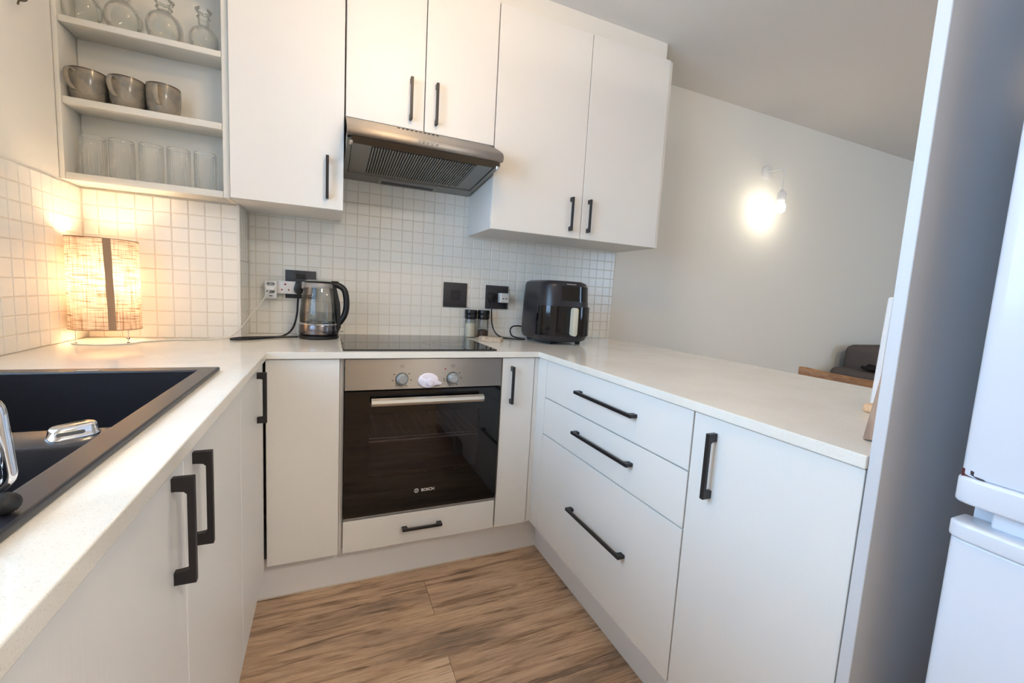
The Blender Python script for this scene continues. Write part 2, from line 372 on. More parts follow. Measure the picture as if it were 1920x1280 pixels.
# ---- mosaic tiles
tm = {}
def tile_mesh(w, h):
    key = (round(w, 4), round(h, 4))
    if key not in tm:
        bm = bmesh.new(); g = .0013; c = .0014; t = .0040
        a = [(-w/2+g, -h/2+g), (w/2-g, -h/2+g), (w/2-g, h/2-g), (-w/2+g, h/2-g)]; b = [(x-math.copysign(c, x), z-math.copysign(c, z)) for x, z in a]
        R0 = [bm.verts.new((x, 0, z)) for x, z in a]; R1 = [bm.verts.new((x, -t+.0011, z)) for x, z in a]; R2 = [bm.verts.new((x, -t, z)) for x, z in b]
        for P, Q in ((R0, R1), (R1, R2)):
            for i in range(4): bm.faces.new((P[i], P[(i+1) % 4], Q[(i+1) % 4], Q[i]))
        bm.faces.new(R2); bmesh.ops.recalc_face_normals(bm, faces=bm.faces)
        me = bpy.data.meshes.new('tile'); bm.to_mesh(me); bm.free(); me.materials.append(M['tile']); tm[key] = me
    return tm[key]
def tiling(parent, spots, rz, cap=300):
    """spots: (world centre, w, h); the cap nearest the camera become objects, the rest one mesh"""
    spots.sort(key=lambda s: (Vector(s[0])-CAM).length)
    for c, w, h in spots[:cap]:
        o = bpy.data.objects.new('tile', tile_mesh(w, h)); link(o, parent); o.location = c
        o.rotation_euler = (random.gauss(0, .004), 0, rz+random.gauss(0, .004))
    if len(spots) > cap:
        bm = bmesh.new()
        for c, w, h in spots[cap:]:
            t = bmesh.new(); t.from_mesh(tile_mesh(w, h)); t.transform(Matrix.Translation(c) @ Matrix.Rotation(rz, 4, 'Z')); me = bpy.data.meshes.new('t'); t.to_mesh(me); t.free(); bm.from_mesh(me); bpy.data.meshes.remove(me)
        tag(from_bm('tile_field', bm, 'tile', parent), kind='stuff')
def lines(start, lo, hi):
    k = math.ceil((lo-start)/PIT_-1e-6); L = [start+PIT_*i for i in range(k, k+200) if lo+.006 < start+PIT_*i < hi-.006]; return [lo]+L+[hi]
def grid(us, zs, f, keep=lambda u, z: True):
    return [(f((a+b)/2, (c+d)/2), b-a, d-c) for a, b in zip(us, us[1:]) for c, d in zip(zs, zs[1:]) if keep((a+b)/2, (c+d)/2)]
GT = .0028
box('grout', (XP, 1.529, -GT, .0005, ZC-.02, 1.70), 'grout', wall_back, 0)
box('grout', (XW, XP+GT, YP-GT, YP+.0005, ZC-.02, 1.409), 'grout', wall_pier, 0)
box('grout', (XP-.0005, XP+GT, YP, 0, ZC-.02, 1.409), 'grout', wall_pier, 0)
box('grout', (XW-.0005, XW+GT, -.80, YP, ZC-.02, 1.409), 'grout', wall_left, 0)
box('grout', (XW-.0005, XW+GT, -2.0, -.80, ZC-.02, .998), 'grout', wall_left, 0)
zl = lines(.895, ZC, 1.664)
tiling(wall_back, grid(lines(-.342, XP+.006, 1.527), zl, lambda u, z: (u, -GT+.0022, z), lambda u, z: z < 1.45 or -.03 < u < .64), 0)
zp = lines(.895, ZC, 1.408)
tiling(wall_pier, grid(lines(XP-.002, XW+.006, XP), zp, lambda u, z: (u, YP-GT+.0022, z)), 0)
tiling(wall_pier, grid(lines(YP, YP-.005, -.008), zp, lambda u, z: (XP+GT-.0022, u, z)), PI/2)
tiling(wall_left, grid(lines(-.577, -.80, YP-.006), zp, lambda u, z: (XW+GT-.0022, u, z))
       + grid(lines(-.577, -2.0, -.80), lines(.895, ZC, .998), lambda u, z: (XW+GT-.0022, u, z)), PI/2)
box('tile_edge', (XP-.004, XP+.0055, YP-.0055, YP+.004, ZC, 1.412), 'edge', wall_pier, .001)

# ------------------------------------------------------------------ worktop
SK = (-.785, -.322, -1.845, -.922)      # sink cutout
def occ(x, y):
    if x < XP and y > YP: return False
    if SK[0] < x < SK[1] and SK[2] < y < SK[3]: return False
    if x < XL: return y > -2.0
    if x > XR: return y > -1.777
    return y > YB
wt = cells('worktop', [XW+.004, SK[0], XP, SK[1], XL, XR, XF], [-2.0, SK[2], -1.777, SK[3], YB, YP-.004, -.004], occ, ZB, ZC, 'z', 'quartz')
tag(wt, 'pale quartz worktop running in a U around the kitchen', 'worktop')
bm_ = wt.modifiers.new('b', 'BEVEL'); bm_.width = .0018; bm_.segments = 2; bm_.limit_method = 'ANGLE'

# ------------------------------------------------------------------ base cabinets
T = .018
def carcass(root, x0, x1, y0, y1, z0, z1, open_axis, shelves=(), top=False, ztop=None):
    bl = []
    if open_axis == 'y':                  # front at y0
        bl += [(x0, x0+T, y0, y1, z0, z1), (x1-T, x1, y0, y1, z0, z1), (x0+T, x1-T, y1-.008, y1, z0, z1), (x0+T, x1-T, y0, y1-.008, z0, z0+T)]
        if top: bl.append((x0+T, x1-T, y0, y1-.008, z1-T, z1))
        bl += [(x0+T, x1-T, y0+.02, y1-.008, z, z+T) for z in shelves]
    else:                                 # front at +x or -x, panels at both y ends
        bl += [(x0, x1, y0, y0+T, z0, z1), (x0, x1, y1-T, y1, z0, z1 if ztop is None else ztop), (x0, x1, y0+T, y1-T, z0, z0+T)]
        bk = (x0, x0+.008) if open_axis == '+x' else (x1-.008, x1); bl.append((*bk, y0+T, y1-T, z0+T, z1))
    return boxes('body', bl, 'carcass', root)
def door_y(root, x0, x1, z0, z1, y, nm='door', g=.002): return box(nm, (x0+g, x1-g, y, y+T, z0, z1), 'cab', root, .0008)
def door_x(root, y0, y1, z0, z1, x, s, nm='door', g=.002): return box(nm, (x, x-s*T, y0+g, y1-g, z0, z1), 'cab', root, .0008)   # s=+1 faces +x
# sink cabinet
r = thing('sink_cabinet', 'white double-door base cabinet under the black sink', 'cabinet', (-.54, -1.43, 0))
carcass(r, XW+.02, XDL-T-.001, -1.99, -.985, ZK, ZB-.002, '+x', ztop=.67)
d = door_x(r, -1.427, -.983, ZK, ZT, XDL, 1); handle(d, (XDL, -1.377, .702), (0, 0, 1), (1, 0, 0), .155)
d = door_x(r, -1.871, -1.427, ZK, ZT, XDL, 1); handle(d, (XDL, -1.477, .702), (0, 0, 1), (1, 0, 0), .155)
door_x(r, -1.99, -1.871, ZK, ZT, XDL, 1, 'filler_panel')
# corner cabinet with bi-fold front
r = thing('corner_cabinet', 'white L-shaped corner base cabinet with a bi-fold front left of the oven', 'cabinet', (-.54, -.5, 0))
boxes('body', [(XW+.02, XDL-T-.001, -.983, -.965, ZK, .67), (-.031, -.013, YD+T+.001, -.02, ZK, ZB-.002), (XP+.01, -.031, -.028, -.02, ZK, ZB-.002), (XW+.02, XW+.028, -.965, YP-.02, ZK, ZB-.002),
               (XW+.028, XDL-T-.001, -.965, YP-.02, ZK, ZK+T), (XDL-T, -.031, YD+T+.001, YP-.02, ZK, ZK+T)], 'carcass', r)
d = door_x(r, -.983, -.592, ZK, ZT, XDL, 1); handle(d, (XDL, -.715, .702), (0, 0, 1), (1, 0, 0), .155)
door_y(r, XDL+.004, -.013, ZK, ZT, YD)
# oven housing
r = thing('oven_cabinet', 'white oven housing with a shallow pull drawer beneath the oven', 'cabinet', (.297, -.3, 0))
boxes('body', [(-.012, .0, YD+T, -.02, ZK, ZB-.002), (.595, .597, YD+T, -.02, ZK, ZB-.002), (0, .595, YD+.04, -.02, .262, .274), (0, .595, YD+T+.002, -.02, ZK, ZK+.012)], 'carcass', r)
d = door_y(r, .0, .595, ZK, .270, YD, 'drawer'); handle(d, (.214, YD, .213), (1, 0, 0), (0, -1, 0), .154)
# narrow cabinet
r = thing('narrow_cabinet', 'narrow white single-door base cabinet right of the oven', 'cabinet', (.68, -.3, 0))
carcass(r, .599, .756, YD+T+.001, -.02, ZK, ZB-.002, 'y')
d = door_y(r, .598, .745, ZK, ZT, YD); handle(d, (.641, YD, .684), (0, 0, 1), (0, -1, 0), .155)
box('filler_panel', (.747, XDR+T, YD+.004, YD+.02, ZK, ZT), 'cab', r, .001)
# drawer unit
r = thing('drawer_cabinet', 'white three-drawer base cabinet with long black pulls', 'cabinet', (1.05, -1.03, 0))
carcass(r, XDR+T+.001, 1.34, -1.412, -.66, ZK, ZB-.002, '-x')
box('filler_panel', (XDR, XDR+T, -.6475, YD+.003, ZK, ZT), 'cab', r, .001)
for z0, z1, zh in ((.7220, ZT, .802), (.5710, .7180, .656), (ZK, .5670, .371)):
    d = door_x(r, -1.412, -.648, z0, z1, XDR, -1, 'drawer'); handle(d, (XDR, -1.21, zh), (0, 1, 0), (-1, 0, 0), .31)
# door unit
r = thing('peninsula_cabinet', 'white single-door base cabinet between the drawers and the tall panel', 'cabinet', (1.05, -1.6, 0))
carcass(r, XDR+T+.001, 1.34, -1.776, -1.413, ZK, ZB-.002, '-x')
d = door_x(r, -1.776, -1.4125, ZK, ZT, XDR, -1); handle(d, (XDR, -1.479, .685), (0, 0, 1), (-1, 0, 0), .155)
# back of the peninsula
tag(box('back_panel', (1.342, 1.36, -1.776, -.01, .0, ZB-.002), 'panel', None, .001), 'white panel closing the living-room side of the peninsula', 'panel')
# plinths
tag(box('plinth', (XDL-.05, .835, -.534, -.518, 0, ZK-.001), 'plinth', None, .001), 'grey-white plinth below the oven run', 'plinth', 'kitchen plinths')
tag(box('plinth', (.819, .835, -1.776, -.535, 0, ZK-.001), 'plinth', None, .001), 'grey-white plinth below the drawers', 'plinth', 'kitchen plinths')
tag(box('plinth', (XDL-.066, XDL-.05, -1.99, -.535, 0, ZK-.001), 'plinth', None, .001), 'grey-white plinth below the sink doors', 'plinth', 'kitchen plinths')
boxes('sealant', [(XDL-.049, .819, -.5375, -.5345, 0, .004)], mat('sealant', (214, 200, 184), .6), bpy.data.objects['plinth'])
# tall end panel
tag(box('end_panel', (.762, 1.42, -1.796, -1.7775, 0, 2.30), 'panel', None, .001), 'tall white end panel standing between the peninsula and the fridge', 'panel')

# ------------------------------------------------------------------ oven
r = thing('oven', 'built-in steel and black glass oven with two round knobs', 'oven', (.297, -.58, .276))
YO = -.582
boxes('body', [(.012, .583, YO+.03, -.06, .285, .30), (.012, .583, YO+.03, -.06, .74, .755), (.012, .06, YO+.03, -.06, .30, .74), (.535, .583, YO+.03, -.06, .30, .74), (.06, .535, -.12, -.10, .30, .74)], 'cavity', r)
bl = []
for x in [.065+.0335*i for i in range(15)]: bl.append((x-.0012, x+.0012, -.52, -.14, .545, .5475))
bl += [(.062, .534, -.522, -.518, .543, .549), (.062, .534, -.14, -.136, .543, .549), (.062, .534, -.522, -.518, .556, .560)]
boxes('rack', bl, 'steel_light', r, 'wire oven rack')
p = box('control_panel', (.002, .593, YO, YO+.03, .760, .873), 'steel', r, .0015)
dr = boxes('door', [(.002, .593, YO, YO+.03, .670, .7555), (.002, .593, YO, YO+.03, .284, .428), (.002, .086, YO, YO+.03, .428, .670), (.510, .593, YO, YO+.03, .428, .670)], 'ovenglass', r, 'black glass oven door')
box('window_pane', (.086, .510, YO, YO+.004, .428, .670), 'ovenpane', dr, 0)
box('bottom_trim', (.002, .593, YO+.003, YO+.03, .275, .2835), 'grey', r, .0005)
hb = prism('door_handle', [(0, 0), (.010, .004), (.014, .013), (.012, .024), (0, .030), (-.006, .024), (-.006, .004)], (0, -1, 0), (0, 0, 1), (1, 0, 0), (0, -.612, .706), .090, .510, 'steel_light', dr, label='flat satin steel handle bar')
for a in (.098, .488): box('handle_bracket', (a, a+.014, -.612, YO, .712, .728), 'black', dr, .001)
e = bmesh.new()
for a, b in ((.0085, .0068),):
    n = 28
    for k in range(n):
        a0, a1 = 2*PI*k/n, 2*PI*(k+1)/n
        e.faces.new([e.verts.new((.2655+q*math.cos(t), YO-.0004, .3585+q*math.sin(t))) for q, t in ((a, a0), (a, a1), (b, a1), (b, a0))])
for x0, x1, z0, z1 in ((.2628, .2638, .3525, .3645), (.2672, .2682, .3525, .3645), (.2638, .2672, .3580, .3590)): bm_box(e, x0, x1, YO-.0005, YO-.0003, z0, z1)
from_bm('emblem', e, 'lightprint', dr)
text('lettering', 'BOSCH', .0158, FRONT(.3095, YO-.0003, .3582), 'lightprint', dr)
def knob(x, z):
    R = Matrix.Translation((x, YO, z)) @ Matrix.Rotation(PI/2, 4, 'X')
    lathe('knob', [(0, 0), (.0215, 0), (.0215, .012), (.0195, .016), (.0175, .0165), (.0165, .021), (.014, .0235), (0, .024)], 'silver', r, n=36, xf=R, label='round silver knob')
    lathe('knob_collar', [(.0235, 0), (.0235, .0012), (.0215, .0014)], 'ink', r, n=36, xf=R)
knob(.199, .7985); knob(.391, .7975)
bl = []
for cx, cz, angs in ((.199, .7985, (90, 145, 40, 190, -10, 235, 300)), (.391, .7975, (90, 40, 0, 185, 200, 250, 300))):
    for a in angs:
        a = math.radians(a); x, z = cx+.034*math.cos(a), cz+.030*math.sin(a); s = .0010 if abs(a-PI/2) < .1 else .0028
        bl.append((x-s, x+s, YO-.0003, YO+.0002, z-s*.6, z+s*.6))
for cx, cz in ((.199, .846), (.391, .845)):
    bl += [(cx-.006, cx+.006, YO-.0003, YO+.0002, cz-.006, cz-.0052), (cx-.006, cx-.0052, YO-.0003, YO+.0002, cz-.006, cz+.006), (cx+.0052, cx+.006, YO-.0003, YO+.0002, cz-.006, cz+.006), (cx-.003, cx+.003, YO-.0003, YO+.0002, cz, cz+.002)]
boxes('dial_marking', bl, 'ink', r)['kind'] = 'stuff'
lathe('indicator_lamp', [(0, .0006), (.0028, .0006), (.003, 0)], 'red', r, n=14, xf=FRONT(.3615, YO, .833))
# child lock stuck on the panel
r = thing('child_lock', 'pale pink plastic child safety lock stuck between the oven knobs', 'child lock', (.297, YO-.0006, .79), local=True)
R = Matrix.Rotation(PI/2, 4, 'X')
lathe('base_disc', [(0, .006), (.034, .006), (.038, .003), (.039, 0), (0, 0)], 'lock', r, n=40, xf=R @ Matrix.Diagonal((1, .74, 1, 1)))
prism('latch_arm', [(-.006, .014), (.010, .012), (.030, .002), (.046, -.004), (.050, -.010), (.045, -.014), (.010, -.016), (-.010, -.012)], (1, 0, 0), (0, 0, 1), (0, -1, 0), (0, 0, .0), .006, .016, 'lock', r, .0025, 40, seg=2)
lathe('button', [(0, .022), (.0105, .022), (.012, .020), (.012, .006)], 'lock', r, n=28, xf=R @ Matrix.Translation((.003, -.004, 0)))

# ------------------------------------------------------------------ hob
r = thing('hob', 'black glass induction hob set in the worktop', 'hob', (.288, -.30, ZC))
box('glass_top', (-.004, .579, -.558, -.047, ZC, ZC+.006), 'hob', r, .0015)
def ring(cx, cy, ra, rb, sy=1, n=72):
    bm = bmesh.new()
    for k in range(n):
        a0, a1 = 2*PI*k/n, 2*PI*(k+1)/n
        bm.faces.new([bm.verts.new((cx+q*math.cos(t), cy+sy*q*math.sin(t), ZC+.0062)) for q, t in ((ra, a0), (ra, a1), (rb, a1), (rb, a0))])
    return from_bm('zone_ring', bm, 'hobring', r)
ring(.447, -.36, .130, .1275); ring(.447, -.36, .088, .086); ring(.150, -.40, .085, .0845); ring(.150, -.17, .075, .0745)
box('corner_mark', (.548, .551, -.545, -.53, ZC+.006, ZC+.0063), 'hobring', r, 0)

# ------------------------------------------------------------------ extractor hood
r = thing('extractor_hood', 'slim stainless steel extractor hood below the short cupboards', 'extractor hood', (.297, -.25, 1.61))
X0, X1 = .003, .593
prof = [(-.338, 1.764), (-.350, 1.757), (-.455, 1.706), (-.472, 1.696), (-.483, 1.686), (-.487, 1.676), (-.485, 1.667), (-.478, 1.661), (-.468, 1.660), (-.455, 1.663), (-.440, 1.672), (-.425, 1.676), (-.338, 1.676)]
prism('canopy', prof, (0, 1, 0), (0, 0, 1), (1, 0, 0), (0, 0, 0), X0, X1, 'steel', r, 0, 50)
side = [(-.45, 1.69), (-.45, 1.648), (-.03, 1.612), (-.004, 1.612), (-.004, 1.764), (-.338, 1.764)]
for a, b in ((X0, X0+.004), (X1-.004, X1)): prism('side_panel', side, (0, 1, 0), (0, 0, 1), (1, 0, 0), (0, 0, 0), a, b, 'filter', r)
UZ = lambda y: 1.648+(y+.45)*(1.612-1.648)/.42       # sloping underside height
def under(nm, x0, x1, y0, y1, dz, th, mt, par, lab=None):
    return prism(nm, [(y0, UZ(y0)+dz), (y1, UZ(y1)+dz), (y1, UZ(y1)+dz+th), (y0, UZ(y0)+dz+th)], (0, 1, 0), (0, 0, 1), (1, 0, 0), (0, 0, 0), x0, x1, mt, par, label=lab)
under('rear_plate', X0+.004, X1-.004, -.095, -.006, .0, .012, 'filter', r)
for a, b in ((X0+.004, .020), (.576, X1-.004)): under('side_rail', a, b, -.445, -.095, .0, .012, 'filter', r)
f = under('filter_plate', .023, .573, -.445, -.098, .004, .006, 'filter', r, 'grease filter panel')
bm = bmesh.new(); N = 40
for i in range(N):
    xa = .095+i*.406/N; xb = xa+.406/N*.55
    for s in (0,): 
        y0, y1 = -.425, -.125
        vv = [bm.verts.new(p) for p in ((xa, y0, UZ(y0)+.0032), (xb, y0, UZ(y0)+.0032), (xb, y1, UZ(y1)+.0032), (xa, y1, UZ(y1)+.0032), (xa, y0, UZ(y0)-.0016), (xb, y0, UZ(y0)-.0016), (xb, y1, UZ(y1)-.0016), (xa, y1, UZ(y1)-.0016))]
        for q in ((0, 1, 2, 3), (4, 5, 6, 7), (0, 1, 5, 4), (2, 3, 7, 6), (0, 3, 7, 4), (1, 2, 6, 5)): bm.faces.new([vv[k] for k in q])
from_bm('filter_rib', bm, 'filter', f)['kind'] = 'stuff'
under('filter_backing', .092, .504, -.428, -.122, .0036, .0003, 'dark', f)
for x in (.060, .538): under('filter_latch', x-.014, x+.014, -.436, -.428, .0015, .003, 'dark', f)
under('light_cover', .150, .420, -.080, -.022, -.006, .006, 'grey', r, 'narrow lamp cover'); under('lamp_lens', .166, .404, -.066, -.036, -.0075, .004, 'plate', r)
prism('visor', [(-.476, 1.658), (-.461, 1.637), (-.457, 1.639), (-.469, 1.6595)], (0, 1, 0), (0, 0, 1), (1, 0, 0), (0, 0, 0), .018, .578, mat('bronze_visor', (88, 78, 66), .32, .8), r, label='smoked glass visor')
for x in (.016, .574): box('visor_clip', (x-.004, x+.008, -.470, -.452, 1.632, 1.645), 'chrome', r, .002)
for i in range(5):
    x = .254+.0165*i
    lathe('button', [(0, .0065), (.0042, .0065), (.0052, .005), (.0052, 0)], 'chrome', r, n=16, xf=Matrix.Translation((x, -.4845, 1.678)) @ Matrix.Rotation(PI/2+.35, 4, 'X'))
boxes('vent_slot', [(.19+.017*i, .200+.017*i, -.366, -.362, 1.7475, 1.7525) for i in range(10)], 'dark', r)

# ------------------------------------------------------------------ wall cupboards
r = thing('wall_cupboard', 'tall narrow white wall cupboard between the open shelves and the hood', 'cupboard', (-.19, -.17, ZU))
carcass(r, -.375, -.003, YU+T+.001, -.006, ZU, ZUT, 'y', (1.72, 2.03), True)
d = door_y(r, -.375, -.001, ZU, ZUT, YU); handle(d, (-.060, YU, 1.452), (0, 0, 1), (0, -1, 0), .155)
r = thing('wall_cupboard', 'short white double-door wall cupboard directly above the extractor hood', 'cupboard', (.3, -.17, ZH))
carcass(r, .001, .601, YU+T+.001, -.006, ZH, ZUT, 'y', (2.05,), True)
d = door_y(r, .001, .2985, ZH, ZUT, YU); handle(d, (.243, YU, 1.797), (0, 0, 1), (0, -1, 0), .158)
d = door_y(r, .2985, .603, ZH, ZUT, YU); handle(d, (.345, YU, 1.797), (0, 0, 1), (0, -1, 0), .158)
r = thing('wall_cupboard', 'wide white double-door wall cupboard over the air fryer', 'cupboard', (1.07, -.17, ZU))
carcass(r, .605, 1.530, YU+T+.001, -.006, ZU, ZUT, 'y', (1.72, 2.03), True)
d = door_y(r, .604, 1.067, ZU, ZUT, YU); handle(d, (1.004, YU, 1.447), (0, 0, 1), (0, -1, 0), .155)
d = door_y(r, 1.067, 1.531, ZU, ZUT, YU); handle(d, (1.103, YU, 1.448), (0, 0, 1), (0, -1, 0), .155)
box('side_panel', (1.532, 1.549, YU+.008, -.002, ZU, ZUT), 'cab', r, .001)
# open shelves
r = thing('open_shelf', 'open white painted shelf unit above the table lamp', 'shelf', (-.605, -.255, 1.414))
YS, YSB = -.317, YP-.001
for a, b in ((XW+.001, -.819), (-.397, -.377)): box('side_panel', (a, b, YS, YSB, 1.414, ZUT), 'shelf', r, .002, 2)
box('back_panel', (-.818, -.398, YSB-.004, YSB, 1.436, ZUT), 'shelf', r, 0)
box('bottom_panel', (-.818, -.398, YS, YSB-.005, 1.414, 1.437), 'shelf', r, .002, 2)
for z0, z1 in ((1.645, 1.667), (1.883, 1.903), (2.12, 2.14)): box('shelf_board', (-.818, -.398, YS+.002, YSB-.005, z0, z1), 'shelf', r, .003, 2)
box('top_panel', (-.818, -.398, YS, YSB-.005, ZUT-.02, ZUT), 'shelf', r, 0)

# ------------------------------------------------------------------ things on the shelves
ORD = ['leftmost', 'second from left', 'third from left', 'rightmost']
def mug(x, lab, ang):
    r = thing('mug', lab, 'mug', (x, -.262, 1.6675), ang, 'stoneware mugs on the middle shelf', local=True)
    lathe('cup', [(0, 0), (.033, 0), (.039, .004), (.0445, .022), (.0475, .050), (.0480, .072), (.0470, .0945), (.0455, .0945), (.0450, .072), (.0440, .045), (.036, .010), (0, .008)], 'mug', r, n=48)
    lathe('rim', [(.0476, .0925), (.0474, .0965), (.0450, .0965), (.0448, .0925)], 'mugrim', r, n=48)
    bm = bmesh.new()
    bm_tube(bm, catmull([(0, -.045, .080), (0, -.057, .0845), (0, -.068, .079), (0, -.071, .062), (0, -.065, .042), (0, -.054, .030), (0, -.043, .027)], 6), .0040, 10, 1.9)
    from_bm('handle', bm, 'mug', r, 50)
mug(-.772, 'grey stoneware mug at the wall end of the middle shelf', -.42); mug(-.672, 'grey stoneware mug in the middle of the row of three', -.36); mug(-.575, 'grey stoneware mug at the end of the row nearest the cupboard', -.05)
def tumbler(x, y, lab):
    r = thing('tumbler', lab, 'glass', (x, y, 1.4375), 0, 'ribbed tumblers on the bottom shelf', local=True)
    lathe('glass_body', [(0, .004), (.030, .004), (.0325, .008), (.0335, .095), (.0335, .128), (.0325, .1305), (.0315, .128)], 'glass_rib', r, n=96, smooth=25, rfun=lambda a, z: 1+(.022*math.cos(32*a) if .006 < z < .1 else 0))
    lathe('glass_foot', [(0, 0), (.028, 0), (.031, .003), (0, .0035)], 'glass', r, n=40)
for x, y, l in ((-.768, -.262, 'ribbed clear tumbler nearest the left wall on the bottom shelf'), (-.694, -.262, 'ribbed clear tumbler, second from the left wall'), (-.614, -.264, 'ribbed clear tumbler in the middle of the row of five'), (-.538, -.262, 'ribbed clear tumbler, second from the cupboard'), (-.461, -.260, 'ribbed clear tumbler nearest the cupboard on the bottom shelf')): tumbler(x, y, l)
def vase(x, R, H, lab):
    r = thing('glass_bottle', lab, 'bottle', (x, -.262, 1.9035), 0, 'round glass bottles on the upper shelf', local=True)
    z0 = R*1.02; pr = [(0, .002), (R*.55, .0), (R*.82, R*.22), (R*.97, R*.62), (R, z0), (R*.95, z0+R*.34), (R*.80, z0+R*.62), (R*.56, z0+R*.82), (R*.42, z0+R*.92), (R*.38, z0+R*1.02), (R*.40, H*.88), (R*.46, H*.97), (R*.50, H)]
    lathe('bottle_body', pr, 'glass_green', r, n=48)
    lathe('lip', [(R*.50, H-.008), (R*.56, H-.004), (R*.54, H), (R*.44, H+.001), (R*.40, H-.006)], 'glass_green', r, n=40, rfun=lambda a, z: 1+.06*math.cos(7*a))
    lathe('neck_ring', [(R*.40, H*.80), (R*.47, H*.82), (R*.40, H*.84)], 'glass_green', r, n=36)
vase(-.776, .050, .150, 'round clear glass bottle against the left wall'); vase(-.674, .050, .150, 'round clear glass bottle, second from the left wall')
vase(-.567, .051, .138, 'round clear glass bottle with a flared lip, third along'); vase(-.457, .043, .140, 'smallest round glass bottle, beside the cupboard')
# hook on the left wall
tag(tube('wall_hook', [(XW+.001, -.470, 1.862), (XW+.02, -.475, 1.852), (XW+.024, -.495, 1.838), (XW+.022, -.511, 1.830), (XW+.020, -.514, 1.818)], .0022, mat('hook_wire', (92, 80, 60), .4, .6), None), 'small dark wire hook high on the left wall', 'hook')

# ------------------------------------------------------------------ table lamp
LX, LY = -.730, -.330
r = thing('table_lamp', 'lit table lamp with a woven cylindrical shade in the corner', 'lamp', (LX, LY, ZC), 0, local=True)
lathe('shade', [(.0905, .046), (.0885, .335)], 'shade', r, n=72)
for z, rr in ((.046, .0905), (.335, .0885)):
    bm = bmesh.new(); bm_tube(bm, [(rr*math.cos(2*PI*k/48), rr*math.sin(2*PI*k/48), z) for k in range(49)], .0014, 6, cap=False); from_bm('shade_hoop', bm, 'seam', r, 50)
bm = bmesh.new(); prev = None
for i in range(9):
    z = .047+.287*i/8; row = []
    for j in range(4):
        a = -1.06-.008*i+(j-1.5)*.070+random.uniform(-.006, .006); rr = .0915-.0020*i/8; row.append(bm.verts.new((rr*math.cos(a), rr*math.sin(a), z)))
    if prev:
        for j in range(3): bm.faces.new((prev[j], prev[j+1], row[j+1], row[j]))
    prev = row
from_bm('shade_seam', bm, 'seam', r, 60, 'darker vertical seam')
for a in (-2.30, -.55, 1.2):
    x, y = .082*math.cos(a), .082*math.sin(a); tube('leg', [(x, y, .003), (x, y, .09), (x*.3, y*.3, .13)], .0016, 'chrome', r, k=0); lathe('foot', [(0, 0), (.004, 0), (.004, .004), (0, .005)], 'blackmatte', r, (x, y, 0), n=12)
lathe('bulb_holder', [(0, .10), (.016, .10), (.018, .13), (.018, .15), (0, .155)], 'white', r, n=24)
lathe('bulb', [(0, .252), (.014, .249), (.025, .236), (.030, .216), (.028, .196), (.018, .172), (.014, .156), (0, .155)], 'bulb_lamp', r, n=20)
tag(tube('power_cord', [(LX-.075, LY-.03, ZC+.003), (LX-.05, LY-.085, ZC+.003), (LX+.02, LY-.105, ZC+.003), (LX+.085, LY-.07, ZC+.003), (LX+.10, LY-.02, ZC+.003), (-.56, -.29, ZC+.003), (-.44, -.262, ZC+.005), (-.38, -.235, .925), (-.345, -.14, .985), (-.310, -.092, 1.04), (-.288, -.085, 1.080), (-.282, -.075, 1.094)], .0028, 'cordw', None, k=8), 'white lamp cord curling over the worktop up to the adapter', 'cord')

# ------------------------------------------------------------------ kettle
KX, KY = -.088, -.165
r = thing('kettle', 'glass and steel electric kettle with a black handle', 'kettle', (KX, KY, ZC), 0, local=True)
lathe('power_base', [(0, 0), (.074, 0), (.0785, .004), (.0785, .014), (.072, .019), (0, .019)], 'black', r, n=48)
lathe('lower_band', [(.070, .020), (.0775, .022), (.0785, .030), (.0780, .056), (.0765, .060)], mk_brushed('kettle_steel', (128, 122, 124), .16, (60, 60, 3)), r, n=56)
lathe('lower_ring', [(.0765, .060), (.0785, .0615), (.0785, .066), (.0755, .0685)], 'chrome', r, n=56)
gp = [(.0755, .067), (.0765, .09), (.0745, .12), (.0700, .16), (.0625, .20), (.0570, .222)]
lathe('glass_body', gp, 'glass_smoke', r, n=56)
lathe('water', [(0, .0675), (.0735, .0675), (.0745, .09), (.0733, .108), (0, .1085)], 'water', r, n=48)
lathe('collar', [(.0595, .214), (.0600, .216), (.0575, .234), (.0555, .236)], 'grey', r, n=48)
lid = lathe('lid', [(.0560, .236), (.0550, .241), (.044, .246), (.0, .2475)], 'steel_light', r, n=48)
lathe('lid_rim', [(.0580, .234), (.0590, .238), (.0560, .241)], 'black', r, n=48)
prism('spout', rrect(.034, .03, .008, 4), (0, 1, 0), (0, 0, 1), (-1, 0, 0), (-.050, 0, .222), 0, .016, 'grey', r, .002, 40)
bm = bmesh.new(); bm_tube(bm, catmull([(.050, -.012, .232), (.072, -.014, .229), (.096, -.016, .213), (.106, -.017, .180), (.107, -.017, .135), (.099, -.016, .100), (.084, -.014, .075), (.072, -.012, .062)], 7), .0125, 12, 1.25); from_bm('handle', bm, 'black', r, 60)
prism('handle_spine', [(.054, .225), (.066, .222), (.082, .150), (.086, .050), (.072, .022), (.066, .022)], (1, 0, 0), (0, 0, 1), (0, 1, 0), (0, 0, 0), -.030, .004, 'blackmatte', r, .002)
prism('lid_lever', rrect(.030, .024, .006, 4), (1, 0, 0), (0, 1, 0), (0, 0, 1), (.060, -.012, 0), .238, .246, 'black', r, .002, 40)
boxes('switch', [(.080, .096, -.036, -.016, .031, .034)], 'grey', r)
boxes('maker_mark', [(-.052+.007*i, -.0475+.007*i, -.0795, -.0780, .042, .0475) for i in range(0)] or [(-.03, -.02, -.0725, -.0720, .0425, .0445)], 'lightprint', r)
bl = []
for i in range(5): bl.append((-.0315, -.0245, -.0725+.0005*i, -.0715+.0005*i, .09+.022*i, .0915+.022*i))
boxes('level_marking', bl, 'lightprint', r)['kind'] = 'stuff'
